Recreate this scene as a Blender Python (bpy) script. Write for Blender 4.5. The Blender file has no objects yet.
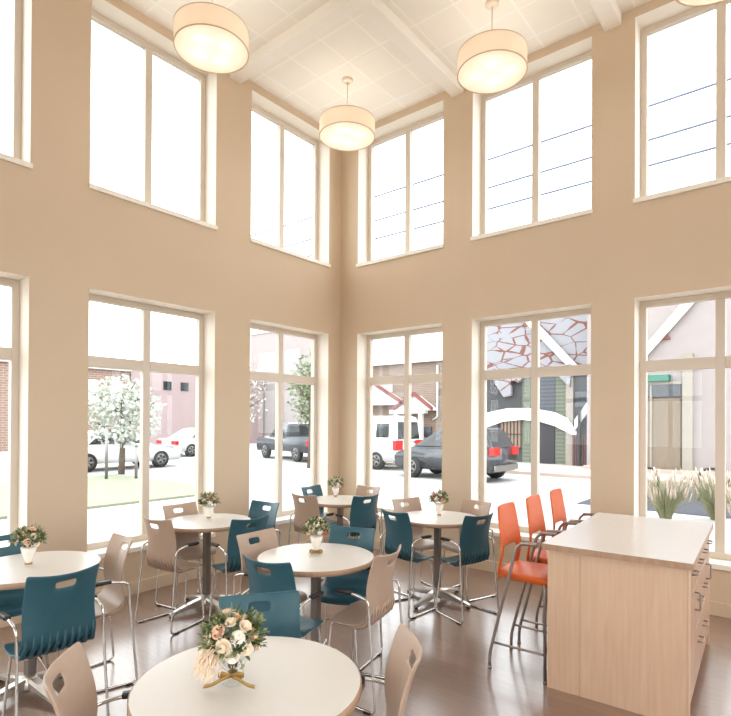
import bpy, bmesh, math, random
from mathutils import Vector, Matrix
random.seed(7)
C = bpy.context.scene.collection
PI = math.pi
R_ = math.radians

# ------------------------------------------------------------------ materials
def lin(r, g, b):
    f = lambda v: (v/255/12.92) if v/255 <= .04045 else ((v/255+.055)/1.055)**2.4
    return (f(r), f(g), f(b), 1)

def mat(name, col, rough=.5, metal=0, var=0, scale=8, bump=0, spec=.5, stretch=None, coat=0):
    m = bpy.data.materials.new(name); m.use_nodes = True
    nt = m.node_tree; b = nt.nodes['Principled BSDF']
    b.inputs['Base Color'].default_value = col
    b.inputs['Roughness'].default_value = rough
    b.inputs['Metallic'].default_value = metal
    b.inputs['Specular IOR Level'].default_value = spec
    if coat: b.inputs['Coat Weight'].default_value = coat
    if var or bump:
        tc = nt.nodes.new('ShaderNodeTexCoord'); mp = nt.nodes.new('ShaderNodeMapping')
        nt.links.new(tc.outputs['Object'], mp.inputs['Vector'])
        if stretch: mp.inputs['Scale'].default_value = stretch
        n = nt.nodes.new('ShaderNodeTexNoise'); n.inputs['Scale'].default_value = scale
        n.inputs['Detail'].default_value = 5
        nt.links.new(mp.outputs['Vector'], n.inputs['Vector'])
        if var:
            r = nt.nodes.new('ShaderNodeValToRGB')
            r.color_ramp.elements[0].position = .3; r.color_ramp.elements[1].position = .7
            r.color_ramp.elements[0].color = tuple(c*(1-var) for c in col[:3])+(1,)
            r.color_ramp.elements[1].color = tuple(min(1, c*(1+var)) for c in col[:3])+(1,)
            nt.links.new(n.outputs['Fac'], r.inputs['Fac']); nt.links.new(r.outputs['Color'], b.inputs['Base Color'])
        if bump:
            bp = nt.nodes.new('ShaderNodeBump'); bp.inputs['Strength'].default_value = bump
            bp.inputs['Distance'].default_value = .005
            nt.links.new(n.outputs['Fac'], bp.inputs['Height']); nt.links.new(bp.outputs['Normal'], b.inputs['Normal'])
    return m

def glass_mat(name, tint=(.97, .985, .98, 1), refl=1.0):
    m = bpy.data.materials.new(name); m.use_nodes = True
    nt = m.node_tree; nt.nodes.remove(nt.nodes['Principled BSDF'])
    out = nt.nodes['Material Output']
    t = nt.nodes.new('ShaderNodeBsdfTransparent'); t.inputs['Color'].default_value = tint
    g = nt.nodes.new('ShaderNodeBsdfGlossy'); g.inputs['Roughness'].default_value = 0.0
    fr = nt.nodes.new('ShaderNodeFresnel'); 
    ge = nt.nodes.new('ShaderNodeNewGeometry'); mm = nt.nodes.new('ShaderNodeMapRange')   # same reflectance on both faces of a pane
    mm.inputs['To Min'].default_value = 1.3; mm.inputs['To Max'].default_value = 1/1.3
    nt.links.new(ge.outputs['Backfacing'], mm.inputs['Value']); nt.links.new(mm.outputs['Result'], fr.inputs['IOR'])
    mx = nt.nodes.new('ShaderNodeMixShader')
    nt.links.new(fr.outputs[0], mx.inputs[0]); nt.links.new(t.outputs[0], mx.inputs[1])
    nt.links.new(g.outputs[0], mx.inputs[2]); nt.links.new(mx.outputs[0], out.inputs['Surface'])
    return m

def translucent_mat(name, col, frac=.5):
    m = bpy.data.materials.new(name); m.use_nodes = True
    nt = m.node_tree; nt.nodes.remove(nt.nodes['Principled BSDF']); out = nt.nodes['Material Output']
    d = nt.nodes.new('ShaderNodeBsdfDiffuse'); d.inputs['Color'].default_value = col
    t = nt.nodes.new('ShaderNodeBsdfTranslucent'); t.inputs['Color'].default_value = col
    mx = nt.nodes.new('ShaderNodeMixShader'); mx.inputs[0].default_value = frac
    nt.links.new(d.outputs[0], mx.inputs[1]); nt.links.new(t.outputs[0], mx.inputs[2])
    nt.links.new(mx.outputs[0], out.inputs['Surface'])
    return m

def emit_mat(name, col, strength):
    m = bpy.data.materials.new(name); m.use_nodes = True
    nt = m.node_tree; nt.nodes.remove(nt.nodes['Principled BSDF']); out = nt.nodes['Material Output']
    e = nt.nodes.new('ShaderNodeEmission'); e.inputs['Color'].default_value = col; e.inputs['Strength'].default_value = strength
    nt.links.new(e.outputs[0], out.inputs['Surface'])
    return m

def brick_mat(name, c1, c2, mortar, w, h, mort=.02, rough=.8, axis='XZ', offset=.5, bump=0, off=(0, 0, 0)):
    """procedural bricks/planks/tiles in object space; axis picks the two running directions"""
    m = bpy.data.materials.new(name); m.use_nodes = True
    nt = m.node_tree; b = nt.nodes['Principled BSDF']; b.inputs['Roughness'].default_value = rough
    tc = nt.nodes.new('ShaderNodeTexCoord'); s = nt.nodes.new('ShaderNodeSeparateXYZ'); cmb = nt.nodes.new('ShaderNodeCombineXYZ')
    mp = nt.nodes.new('ShaderNodeMapping'); mp.inputs['Location'].default_value = off
    nt.links.new(tc.outputs['Object'], mp.inputs['Vector']); nt.links.new(mp.outputs['Vector'], s.inputs[0])
    nt.links.new(s.outputs[axis[0]], cmb.inputs['X']); nt.links.new(s.outputs[axis[1]], cmb.inputs['Y'])
    br = nt.nodes.new('ShaderNodeTexBrick'); nt.links.new(cmb.outputs[0], br.inputs['Vector'])
    br.inputs['Color1'].default_value = c1; br.inputs['Color2'].default_value = c2; br.inputs['Mortar'].default_value = mortar
    br.inputs['Scale'].default_value = 1; br.inputs['Brick Width'].default_value = w; br.inputs['Row Height'].default_value = h
    br.inputs['Mortar Size'].default_value = mort; br.inputs['Mortar Smooth'].default_value = .1; br.offset = offset
    nt.links.new(br.outputs['Color'], b.inputs['Base Color'])
    if bump:
        bp = nt.nodes.new('ShaderNodeBump'); bp.inputs['Strength'].default_value = bump; bp.inputs['Distance'].default_value = .01
        bp.invert = True
        nt.links.new(br.outputs['Fac'], bp.inputs['Height']); nt.links.new(bp.outputs['Normal'], b.inputs['Normal'])
    return m

def floor_mat():
    m = bpy.data.materials.new('wood_plank_floor'); m.use_nodes = True
    nt = m.node_tree; b = nt.nodes['Principled BSDF']
    tc = nt.nodes.new('ShaderNodeTexCoord')
    br = nt.nodes.new('ShaderNodeTexBrick'); nt.links.new(tc.outputs['Object'], br.inputs['Vector'])
    br.inputs['Color1'].default_value = lin(140, 113, 97); br.inputs['Color2'].default_value = lin(131, 104, 89)
    br.inputs['Mortar'].default_value = lin(122, 95, 80)
    br.inputs['Scale'].default_value = 1; br.inputs['Brick Width'].default_value = 1.1; br.inputs['Row Height'].default_value = .15
    br.inputs['Mortar Size'].default_value = .002; br.offset = .37
    mp = nt.nodes.new('ShaderNodeMapping'); mp.inputs['Scale'].default_value = (1.5, 16, 1)
    nt.links.new(tc.outputs['Object'], mp.inputs['Vector'])
    n = nt.nodes.new('ShaderNodeTexNoise'); n.inputs['Scale'].default_value = 4; n.inputs['Detail'].default_value = 6
    nt.links.new(mp.outputs['Vector'], n.inputs['Vector'])
    mx = nt.nodes.new('ShaderNodeMixRGB'); mx.blend_type = 'OVERLAY'; mx.inputs['Fac'].default_value = .35
    nt.links.new(br.outputs['Color'], mx.inputs['Color1']); nt.links.new(n.outputs['Fac'], mx.inputs['Color2'])
    nt.links.new(mx.outputs['Color'], b.inputs['Base Color'])
    b.inputs['Roughness'].default_value = .3; b.inputs['Specular IOR Level'].default_value = 1.0; b.inputs['Coat Weight'].default_value = .6; b.inputs['Coat Roughness'].default_value = .16
    return m

def wood_mat(name, c1, c2, rough=.4, stretch=(14, 14, .9), scale=3):
    m = bpy.data.materials.new(name); m.use_nodes = True
    nt = m.node_tree; b = nt.nodes['Principled BSDF']; b.inputs['Roughness'].default_value = rough
    tc = nt.nodes.new('ShaderNodeTexCoord'); mp = nt.nodes.new('ShaderNodeMapping'); mp.inputs['Scale'].default_value = stretch
    nt.links.new(tc.outputs['Object'], mp.inputs['Vector'])
    n = nt.nodes.new('ShaderNodeTexNoise'); n.inputs['Scale'].default_value = scale; n.inputs['Detail'].default_value = 7; n.inputs['Distortion'].default_value = .4
    nt.links.new(mp.outputs['Vector'], n.inputs['Vector'])
    r = nt.nodes.new('ShaderNodeValToRGB'); r.color_ramp.elements[0].position = .32; r.color_ramp.elements[1].position = .68
    r.color_ramp.elements[0].color = c1; r.color_ramp.elements[1].color = c2
    nt.links.new(n.outputs['Fac'], r.inputs['Fac']); nt.links.new(r.outputs['Color'], b.inputs['Base Color'])
    return m

M = {}
M['wall'] = mat('painted_wall', lin(209, 189, 164), .75, var=.015, scale=2, bump=.05)
M['reveal'] = mat('painted_reveal', lin(238, 231, 220), .65)
M['frame'] = mat('window_frame_paint', lin(214, 202, 188), .4)
M['sill'] = mat('sill_paint', lin(242, 237, 228), .35)
M['base'] = mat('baseboard_paint', lin(212, 192, 168), .45)
M['glass'] = glass_mat('window_glass')
M['floor'] = floor_mat()
M['ceiling'] = brick_mat('ceiling_tile', lin(244, 239, 231), lin(242, 237, 229), lin(249, 246, 241), .43, .43, .012, .85, 'XY', 0, .3, (-.21, -.205, 0))
M['beam'] = mat('beam_paint', lin(245, 241, 234), .6)
M['teal'] = mat('teal_plastic', lin(46, 90, 104), .36, var=.03, scale=30)
M['beige'] = mat('beige_plastic', lin(180, 156, 138), .42, var=.02, scale=30)
M['chrome'] = mat('chrome_rod', (.62, .6, .58, 1), .16, 1)
M['black'] = mat('black_plastic', lin(32, 30, 32), .35)
M['silver'] = mat('silver_cast_metal', lin(196, 190, 184), .28, .85)
M['post'] = mat('grey_post_metal', lin(128, 120, 114), .4, .5)
M['laminate'] = mat('white_laminate', lin(216, 211, 205), .3, var=.01, scale=60)
M['edge'] = wood_mat('table_edge_band', lin(166, 134, 110), lin(182, 150, 124), .45)
M['maple'] = wood_mat('maple_veneer', lin(212, 180, 152), lin(222, 192, 166), .42)
M['maple_dark'] = wood_mat('drawer_front_veneer', lin(176, 142, 120), lin(190, 158, 136), .4)
M['counter'] = mat('counter_laminate', lin(214, 208, 205), .22, var=.02, scale=40)
M['orange'] = mat('orange_vinyl', lin(212, 96, 34), .42, var=.03, scale=20)
M['gunmetal'] = mat('grey_tube_metal', lin(158, 148, 142), .35, .6)
M['shade'] = translucent_mat('linen_shade', lin(250, 240, 226), .38)
M['diffuser'] = translucent_mat('acrylic_diffuser', lin(252, 248, 242), .7)
M['bulb'] = emit_mat('bulb_glow', (1, .97, .92, 1), 36)
M['trimband'] = mat('shade_trim', lin(210, 188, 160), .6)
M['brass'] = mat('rod_metal', lin(236, 222, 204), .3, .3)
M['vase'] = mat('white_ceramic', lin(244, 238, 230), .2, coat=.3)
M['vaseglass'] = glass_mat('vase_glass', (.96, .97, .97, 1))
M['gold'] = mat('gold_ribbon', lin(172, 138, 78), .45, .25)
M['petal_cream'] = mat('cream_petal', lin(250, 232, 208), .6)
M['petal_peach'] = mat('peach_petal', lin(246, 206, 176), .6)
M['petal_coral'] = mat('coral_petal', lin(240, 128, 100), .6)
M['petal_white'] = mat('white_petal', lin(250, 244, 234), .6)
M['leaf'] = mat('leaf_green', lin(74, 96, 44), .5, var=.3, scale=30)
M['leaf_pale'] = mat('leaf_sage', lin(140, 146, 108), .55, var=.25, scale=30)

# ------------------------------------------------------------------ mesh helpers
def quadbox(bm, x0, x1, y0, y1, z0, z1, T=None, bevel=0):
    vs = [Vector((x, y, z)) for x in (x0, x1) for y in (y0, y1) for z in (z0, z1)]
    if T: vs = [T @ v for v in vs]
    v = [bm.verts.new(p) for p in vs]
    fs = [bm.faces.new([v[i] for i in q]) for q in ((0, 1, 3, 2), (4, 6, 7, 5), (0, 4, 5, 1), (2, 3, 7, 6), (0, 2, 6, 4), (1, 5, 7, 3))]
    if T and T.determinant() < 0:
        bmesh.ops.reverse_faces(bm, faces=fs)
    if bevel:
        es = list({e for f in fs for e in f.edges})
        bmesh.ops.bevel(bm, geom=es, offset=bevel, segments=2, affect='EDGES', profile=.5)
    return fs

def fillet(pts, r, n=5):
    pts = [Vector(p) for p in pts]
    out = [pts[0]]
    for i in range(1, len(pts)-1):
        a, b, c = pts[i-1], pts[i], pts[i+1]
        d1 = (a-b); d2 = (c-b)
        k = min(r, d1.length*.48, d2.length*.48)
        p1 = b+d1.normalized()*k; p2 = b+d2.normalized()*k
        for j in range(n+1):
            t = j/n
            out.append((1-t)**2*p1+2*t*(1-t)*b+t*t*p2)
    out.append(pts[-1])
    return out

def tube(bm, pts, r, n=8, fil=0, caps=True):
    pts = fillet(pts, fil) if fil else [Vector(p) for p in pts]
    q = [pts[0]]
    for p in pts[1:]:
        if (p-q[-1]).length > 1e-6: q.append(p)
    pts = q
    rr = r if isinstance(r, (list, tuple)) else [r]*len(pts)
    rings = []; up = None
    for i, p in enumerate(pts):
        d = (pts[min(i+1, len(pts)-1)]-pts[max(i-1, 0)]).normalized()
        if up is None:
            up = d.orthogonal().normalized()
        else:
            up = (up-d*up.dot(d))
            up = up.normalized() if up.length > 1e-6 else d.orthogonal().normalized()
        s = d.cross(up)
        rings.append([bm.verts.new(p+(up*math.cos(2*PI*k/n)+s*math.sin(2*PI*k/n))*rr[i]) for k in range(n)])
    for a, b in zip(rings, rings[1:]):
        for k in range(n):
            bm.faces.new((a[k], a[(k+1) % n], b[(k+1) % n], b[k])).smooth = True
    if caps:
        bm.faces.new(list(reversed(rings[0]))); bm.faces.new(rings[-1])

def lathe(bm, prof, n=24, c=(0, 0), smooth=True, cap0=True, cap1=True, T=None):
    rings = []
    for r, z in prof:
        ring = []
        for k in range(n):
            p = Vector((c[0]+r*math.cos(2*PI*k/n), c[1]+r*math.sin(2*PI*k/n), z))
            ring.append(bm.verts.new(T @ p if T else p))
        rings.append(ring)
    for a, b in zip(rings, rings[1:]):
        for k in range(n):
            bm.faces.new((a[k], a[(k+1) % n], b[(k+1) % n], b[k])).smooth = smooth
    if cap0: bm.faces.new(list(reversed(rings[0])))
    if cap1: bm.faces.new(rings[-1])

def prism(bm, poly, y0, y1, T=None, inset=0):
    """polygon of (x, z) extruded along y"""
    a = [Vector((x, y0, z)) for x, z in poly]; b = [Vector((x, y1, z)) for x, z in poly]
    if T: a = [T @ p for p in a]; b = [T @ p for p in b]
    a = [bm.verts.new(p) for p in a]; b = [bm.verts.new(p) for p in b]
    n = len(poly)
    fs = [bm.faces.new((a[i], a[(i+1) % n], b[(i+1) % n], b[i])) for i in range(n)]
    fs += [bm.faces.new(list(reversed(a))), bm.faces.new(b)]
    bmesh.ops.recalc_face_normals(bm, faces=fs)
    return fs

def obj(name, bm, m, parent=None, loc=None, smooth=None):
    me = bpy.data.meshes.new(name); bm.normal_update(); bm.to_mesh(me); bm.free()
    for x in (m if isinstance(m, (list, tuple)) else [m]): me.materials.append(x)
    o = bpy.data.objects.new(name, me); C.objects.link(o)
    if parent: o.parent = parent
    if loc: o.location = loc
    return o

def BM(): return bmesh.new()

def box_obj(name, x0, x1, y0, y1, z0, z1, m, parent=None, bevel=0):
    bm = BM(); quadbox(bm, x0, x1, y0, y1, z0, z1, bevel=bevel); return obj(name, bm, m, parent)

def thing(name, label, cat, loc=(0, 0, 0), rz=0, group=None):
    o = bpy.data.objects.new(name, None); C.objects.link(o)
    o.location = loc; o.rotation_euler = (0, 0, rz); o.empty_display_size = .1
    o['label'] = label; o['category'] = cat
    if group: o['group'] = group
    return o

def tag(o, label, cat, group=None, kind=None):
    o['label'] = label; o['category'] = cat
    if group: o['group'] = group
    if kind: o['kind'] = kind
    return o

def struct(o, label=None, cat=None):
    o['kind'] = 'structure'
    if label: o['label'] = label; o['category'] = cat
    return o

def copy_tree(o, parent=None):
    c = o.copy(); C.objects.link(c)
    if parent: c.parent = parent
    for ch in list(o.children): copy_tree(ch, c)
    return c

def bake(o):
    """apply the modifiers of o into its mesh"""
    dg = bpy.context.evaluated_depsgraph_get(); dg.update()
    me = bpy.data.meshes.new_from_object(o.evaluated_get(dg))
    o.modifiers.clear(); o.data = me
    return o

# ------------------------------------------------------------------ room shell
ZC, ZH, ZS, ZL, ZB = 5.477, 5.385, 3.654, 2.78, .395
RX, RY = 7.15, -7.15
TH = .32
def wallT(kind):
    # local (s, d, z): s along the wall, d outwards
    if kind == 'left':  return Matrix(((0, -1, 0, 0), (1, 0, 0, 0), (0, 0, 1, 0), (0, 0, 0, 1)))
    if kind == 'right': return Matrix.Identity(4)
    if kind == 'back':  return Matrix(((1, 0, 0, 0), (0, -1, 0, RY), (0, 0, 1, 0), (0, 0, 0, 1)))
    if kind == 'side':  return Matrix(((0, 1, 0, RX), (1, 0, 0, 0), (0, 0, 1, 0), (0, 0, 0, 1)))

LEFT = [(-6.833, -5.54), (-5.06, -3.767), (-3.295, -1.993), (-1.52, -.228)]
RIGHT = [(.307, 1.6), (1.979, 3.262), (3.65, 4.94), (5.32, 6.61)]
def build_wall(name, kind, spans, s0, s1):
    T = wallT(kind); bm = BM(); cuts = [s0]
    for a, b in spans: cuts += [a, b]
    cuts.append(s1)
    fs = []
    for i in range(0, len(cuts), 2):
        fs += quadbox(bm, cuts[i], cuts[i+1], 0, TH, -.3, ZC+.25, T)
    for a, b in spans:
        for z0, z1 in ((-.3, ZB), (ZL, ZS), (ZH, ZC+.25)) if kind != 'back' else ((-.3, ZB), (ZL, ZC+.25)):  # unseen back wall closed higher up to dim the wall opposite
            fs += quadbox(bm, a, b, 0, TH, z0, z1, T)
    bm.normal_update()
    nd = T.to_3x3() @ Vector((0, 1, 0))
    for f in fs:
        if abs(f.normal.dot(nd)) < .5: f.material_index = 1
    return struct(obj(name, bm, [M['wall'], M['reveal']]))
build_wall('wall_left', 'left', LEFT, RY-TH, 0)
build_wall('wall_right', 'right', RIGHT, -TH, RX+TH)
build_wall('wall_back', 'back', RIGHT, 0, RX)
build_wall('wall_side', 'side', LEFT, RY, 0)

wn = [0]
def window(kind, a, b, z0, z1, transom):
    wn[0] += 1
    T = wallT(kind); D0, D1 = .2, .265; F = .057
    e = bpy.data.objects.new('window_%d' % wn[0], None); C.objects.link(e); e.empty_display_size = .1
    mid = (a+b)/2
    e.location = T @ Vector((mid, 0, z0)); Ti = Matrix.Translation(-e.location) @ T
    struct(e)
    def part(n, boxes, m, bev=0):
        bm = BM()
        for q in boxes: quadbox(bm, *q, T=Ti, bevel=bev)
        return obj(n, bm, m, e)
    zb = z0+.042
    bars = [(a, a+F, D0, D1, zb, z1), (b-F, b, D0, D1, zb, z1), (a+F, b-F, D0, D1, z1-F, z1), (a+F, b-F, D0, D1, zb, zb+F),
            (mid-.037, mid+.037, D0, D1, zb+F, z1-F)]
    if transom:
        bars += [(a+F, mid-.037, D0, D1, 2.112, 2.216), (mid+.037, b-F, D0, D1, 2.112, 2.216)]
    part('window_frame', bars, M['frame'], .004)
    # dark gaskets round the panes sit just inside the bars
    zz = [(zb+F, 2.112), (2.216, z1-F)] if transom else [(zb+F, z1-F)]
    for za, zc_ in zz:
        for sa, sb in ((a+F, mid-.037), (mid+.037, b-F)):
            part('pane', [(sa, sb, D0+.03, D0+.04, za, zc_)], M['glass'])
    part('sill', [(a-.012, b+.012, -.022, 0, z0, z0+.042), (a, b, 0, D1, z0, z0+.042)], M['sill'])
for kind, spans in (('left', LEFT), ('right', RIGHT), ('back', RIGHT), ('side', LEFT)):  # back and side windows are unseen, added to fill the room with daylight
    for a, b in spans:
        window(kind, a, b, ZB, ZL, True)
        if kind != 'back': window(kind, a, b, ZS, ZH, False)

struct(box_obj('floor', -.0, RX, RY, 0, -.12, 0, M['floor']))
struct(box_obj('ceiling', 0, RX, RY, 0, ZC, ZC+.2, M['ceiling']))
for i, (x0, x1, y0, y1) in enumerate(((0, .022, RY, -.022), (.022, RX, -.022, 0), (.022, RX, RY, RY+.022), (RX-.022, RX, RY+.022, -.022))):
    bm = BM(); quadbox(bm, x0, x1, y0, y1, 0, .118, bevel=.004)
    struct(obj('baseboard_'+('left', 'right', 'back', 'side')[i], bm, M['base']))
# shallow white beams under the tiles, one over every pier
k = 0
BZ = ZC-.11
for x in (1.79, 3.456, 5.13):
    k += 1; struct(box_obj('trim_%d' % k, x-.075, x+.075, RY, 0, BZ, ZC, M['beam'], bevel=.004))
for y in (-1.757, -3.53, -5.3):
    for xa, xb in ((0, 1.715), (1.865, 3.381), (3.531, 5.055), (5.205, RX)):
        k += 1; struct(box_obj('trim_%d' % k, xa, xb, y-.07, y+.07, BZ, ZC, M['beam']))

# ------------------------------------------------------------------ pendant lamps
def make_pendant():
    t = thing('pendant_lamp', '', 'pendant lamp')
    R, zb, zt = .312, 4.825, 5.005
    bm = BM()
    lathe(bm, [(R, zb), (R, zt)], 56, cap0=False, cap1=False)
    lathe(bm, [(R-.003, zt), (R-.003, zb)], 56, cap0=False, cap1=False)
    sh = obj('shade', bm, M['shade'], t)
    for z in (zb, zt-.006):
        bm = BM(); lathe(bm, [(R-.006, z), (R+.003, z), (R+.003, z+.006), (R-.006, z+.006), (R-.006, z)], 56, cap0=False, cap1=False)
        obj('trim_ring', bm, M['trimband'], sh)
    bm = BM(); lathe(bm, [(R-.008, zb+.004), (R-.008, zb+.01)], 56); obj('diffuser', bm, M['diffuser'], t)
    bm = BM(); tube(bm, [(0, 0, zb+.10), (0, 0, ZC-.02)], .006, 10); obj('rod', bm, M['brass'], t)
    bm = BM(); lathe(bm, [(.03, ZC-.038), (.05, ZC-.03), (.062, ZC-.018), (.062, ZC-.001)], 24); obj('canopy', bm, M['brass'], t)
    bm = BM()
    for a in (0, PI/2): tube(bm, [(R*math.cos(a), R*math.sin(a), zt-.02), (-R*math.cos(a), -R*math.sin(a), zt-.02)], .004, 6)
    tube(bm, [(-.14, 0, zb+.10), (.14, 0, zb+.10)], .007, 6); tube(bm, [(0, -.14, zb+.10), (0, .14, zb+.10)], .007, 6)
    obj('lamp_holder', bm, M['brass'], t)
    for a in range(4):
        bm = BM(); bmesh.ops.create_uvsphere(bm, u_segments=12, v_segments=8, radius=.026)
        for f in bm.faces: f.smooth = True
        o = obj('bulb', bm, M['bulb'], t, (.15*math.cos(a*PI/2), .15*math.sin(a*PI/2), zb+.082))
    return t
lamp = make_pendant()
LAMPS = [((.87, -.87), 'lit round drum pendant hanging nearest the room corner'),
         ((2.64, -.88), 'lit drum pendant in front of the middle upper window of the right wall'),
         ((.885, -2.67), 'large lit drum pendant over the left wall, cut by the photo top'),
         ((4.41, -.88), 'lit drum pendant mostly cut off by the top right edge of the photo')]
for i, (p, l) in enumerate(LAMPS):
    o = lamp if i == 0 else copy_tree(lamp)
    o.location = (p[0], p[1], 0); o['label'] = l; o['group'] = 'drum pendant lamps'
    o.rotation_euler = (0, 0, R_(20))

# ------------------------------------------------------------------ cafe chair
PROF = [(-.262, .858), (-.252, .838), (-.244, .822), (-.229, .788), (-.205, .70), (-.190, .62), (-.184, .56), (-.173, .505), (-.145, .468), (-.10, .452), (-.04, .447), (.03, .451), (.065, .455), (.098, .452), (.122, .439), (.130, .424)]
HW = [.172, .173, .172, .171, .172, .174, .176, .179, .184, .189, .192, .190, .182, .168, .154, .142]
US = [-1, -.92, -.7, -.48, -.28, -.15, .15, .28, .48, .7, .92, 1]
def shell_pos(j, u):
    y, z = PROF[j]; w = HW[j]
    back = max(0, min(1, (z-.47)/.2))
    y += (.046*u*u)*back*(1 if z > .6 else .7)
    z += .014*u*u*max(0, (z-.76)/.1) if z > .76 else .010*u*u*(1-back)
    return Vector((u*w, y, z))
def chair_shell(m):
    bm = BM()
    g = [[bm.verts.new(shell_pos(j, u)) for u in US] for j in range(len(PROF))]
    for j in range(len(PROF)-1):
        for i in range(len(US)-1):
            if j == 2 and 4 <= i <= 6: continue          # hand slot
            bm.faces.new((g[j][i], g[j+1][i], g[j+1][i+1], g[j][i+1])).smooth = True
    bmesh.ops.recalc_face_normals(bm, faces=bm.faces)
    o = obj('seat_shell', bm, m)
    s = o.modifiers.new('s', 'SOLIDIFY'); s.thickness = .011; s.offset = 0
    b = o.modifiers.new('b', 'SUBSURF'); b.levels = 2; b.render_levels = 2
    bake(o)
    # moulded ribs round the outside of the bend
    bm = BM(); bm.from_mesh(o.data)
    for q in range(10):
        u = -.9+1.8*q/9
        pts = []; rr = []
        for j, off, r in ((6, .002, .003), (7, .007, .009), (8, .013, .014), (9, .013, .013), (10, .004, .004)):
            p = shell_pos(j, u)
            a, b_ = PROF[j-1], PROF[j+1]
            n = Vector((0, -(a[1]-b_[1]), (a[0]-b_[0]))).normalized()
            if n.z > 0 and j > 8: n = -n
            if n.y > 0 and j <= 8: n = -n
            pts.append(p+n*off); rr.append(r)
        tube(bm, pts, rr, 8)
    bm.to_mesh(o.data); bm.free()
    for f in o.data.polygons: f.use_smooth = True
    return o
def make_chair(colour):
    t = thing('cafe_chair', '', 'chair')
    o = chair_shell(M[colour]); o.parent = t
    for s in (-1, 1):
        bm = BM()
        tube(bm, [(s*.208, .005, .640), (s*.208, -.09, .648), (s*.206, -.19, .622), (s*.204, -.196, .50), (s*.215, -.24, .0085), (s*.168, .122, .0085), (s*.132, .094, .434), (s*.130, -.10, .430)], .0078, 8, .035)
        fr = obj('side_frame', bm, M['chrome'], t)
        bm = BM(); quadbox(bm, s*.208-.016, s*.208+.016, -.085, .02, .640, .662, bevel=.007)
        obj('arm_pad', bm, M['black'], t)
        for y, gx in ((-.19, .2137), (.08, .1722)):
            bm = BM(); quadbox(bm, s*gx-.011, s*gx+.011, y-.02, y+.02, 0, .012)
            obj('glide', bm, M['black'], fr)
    bm = BM()
    for y, z in ((.075, .434), (-.09, .430)): tube(bm, [(-.135, y, z), (.135, y, z)], .0075, 8)
    obj('seat_rod', bm, M['chrome'], t)
    return t
protos = {'teal': make_chair('teal'), 'beige': make_chair('beige')}
used = set()
def chair(colour, x, y, deg, label, group, push=0):
    o = protos[colour]
    if colour in used: o = copy_tree(o)
    used.add(colour)
    a = R_(deg); f = Vector((-math.sin(a), math.cos(a)))
    p = Vector((x, y))+f*(.245-push)
    o.location = (p.x, p.y, 0); o.rotation_euler = (0, 0, a)
    o['label'] = label; o['group'] = group

# ------------------------------------------------------------------ round tables
def make_table():
    t = thing('round_cafe_table', '', 'table')
    bm = BM(); lathe(bm, [(.368, .757), (.374, .754), (.374, .728), (.368, .725)], 64, cap0=False, cap1=False); 
    top_bm = BM(); lathe(top_bm, [(.368, .725), (.369, .7575)], 64)
    top = obj('tabletop', top_bm, M['laminate'], t)
    obj('edge_band', bm, M['edge'], top)
    bm = BM(); quadbox(bm, -.027, .027, -.027, .027, .09, .712, bevel=.008); obj('post', bm, M['post'], t)
    bm = BM(); quadbox(bm, -.09, .09, -.09, .09, .712, .7255, bevel=.003); quadbox(bm, -.05, .05, -.05, .05, .697, .712, bevel=.003); obj('top_plate', bm, M['post'], t)
    bm = BM(); lathe(bm, [(.055, .035), (.062, .05), (.058, .085), (.042, .105), (.036, .12)], 24); obj('hub', bm, M['silver'], t)
    for k in range(4):
        a = k*PI/2; T = Matrix.Rotation(a, 4, 'Z'); bm = BM()
        secs = [(.03, .034, .105, .05), (.12, .036, .090, .045), (.22, .033, .066, .036), (.31, .028, .044, .022), (.34, .018, .036, .020)]
        prev = None
        for x, w, zt, zb in secs:
            ring = [bm.verts.new(T @ Vector(p)) for p in ((x, -w, zb), (x, w, zb), (x, w, zt-.012), (x, w*.6, zt), (x, -w*.6, zt), (x, -w, zt-.012))]
            if prev:
                for i in range(6): bm.faces.new((prev[i], prev[(i+1) % 6], ring[(i+1) % 6], ring[i]))
            else: bm.faces.new(ring)
            prev = ring
        bm.faces.new(list(reversed(prev))); bmesh.ops.recalc_face_normals(bm, faces=bm.faces)
        leg = obj('leg', bm, M['silver'], t)
        bm = BM(); lathe(bm, [(.016, 0), (.018, .008), (.014, .022)], 14, (.322*math.cos(a), .322*math.sin(a)))
        obj('glide', bm, M['black'], leg)
    return t
table0 = make_table(); first_table = [True]
def table(x, y, deg, label):
    o = table0 if first_table[0] else copy_tree(table0)
    first_table[0] = False
    o.location = (x, y, 0); o.rotation_euler = (0, 0, R_(deg)); o['label'] = label; o['group'] = 'round cafe tables'

TB = {'front': (3.43, -4.268), 'mid': (2.432, -2.93), 'wall': (.85, -2.66), 'right': (2.275, -1.19), 'corner': (.88, -.96), 'edge': (1.31, -4.19)}
table(*TB['front'], 30, 'round white table nearest the camera, cut by the bottom of the photo')
table(*TB['mid'], 18, 'round white table in the middle of the room, with a bow-tied vase')
table(*TB['wall'], 87, 'round white table along the left wall beside the middle window')
table(*TB['right'], -3, 'round white table in front of the right wall, next to the orange stools')
table(*TB['corner'], 8, 'smallest looking round white table, far back in the room corner')
table(*TB['edge'], 9, 'round white table cut by the left edge of the photo')

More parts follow.
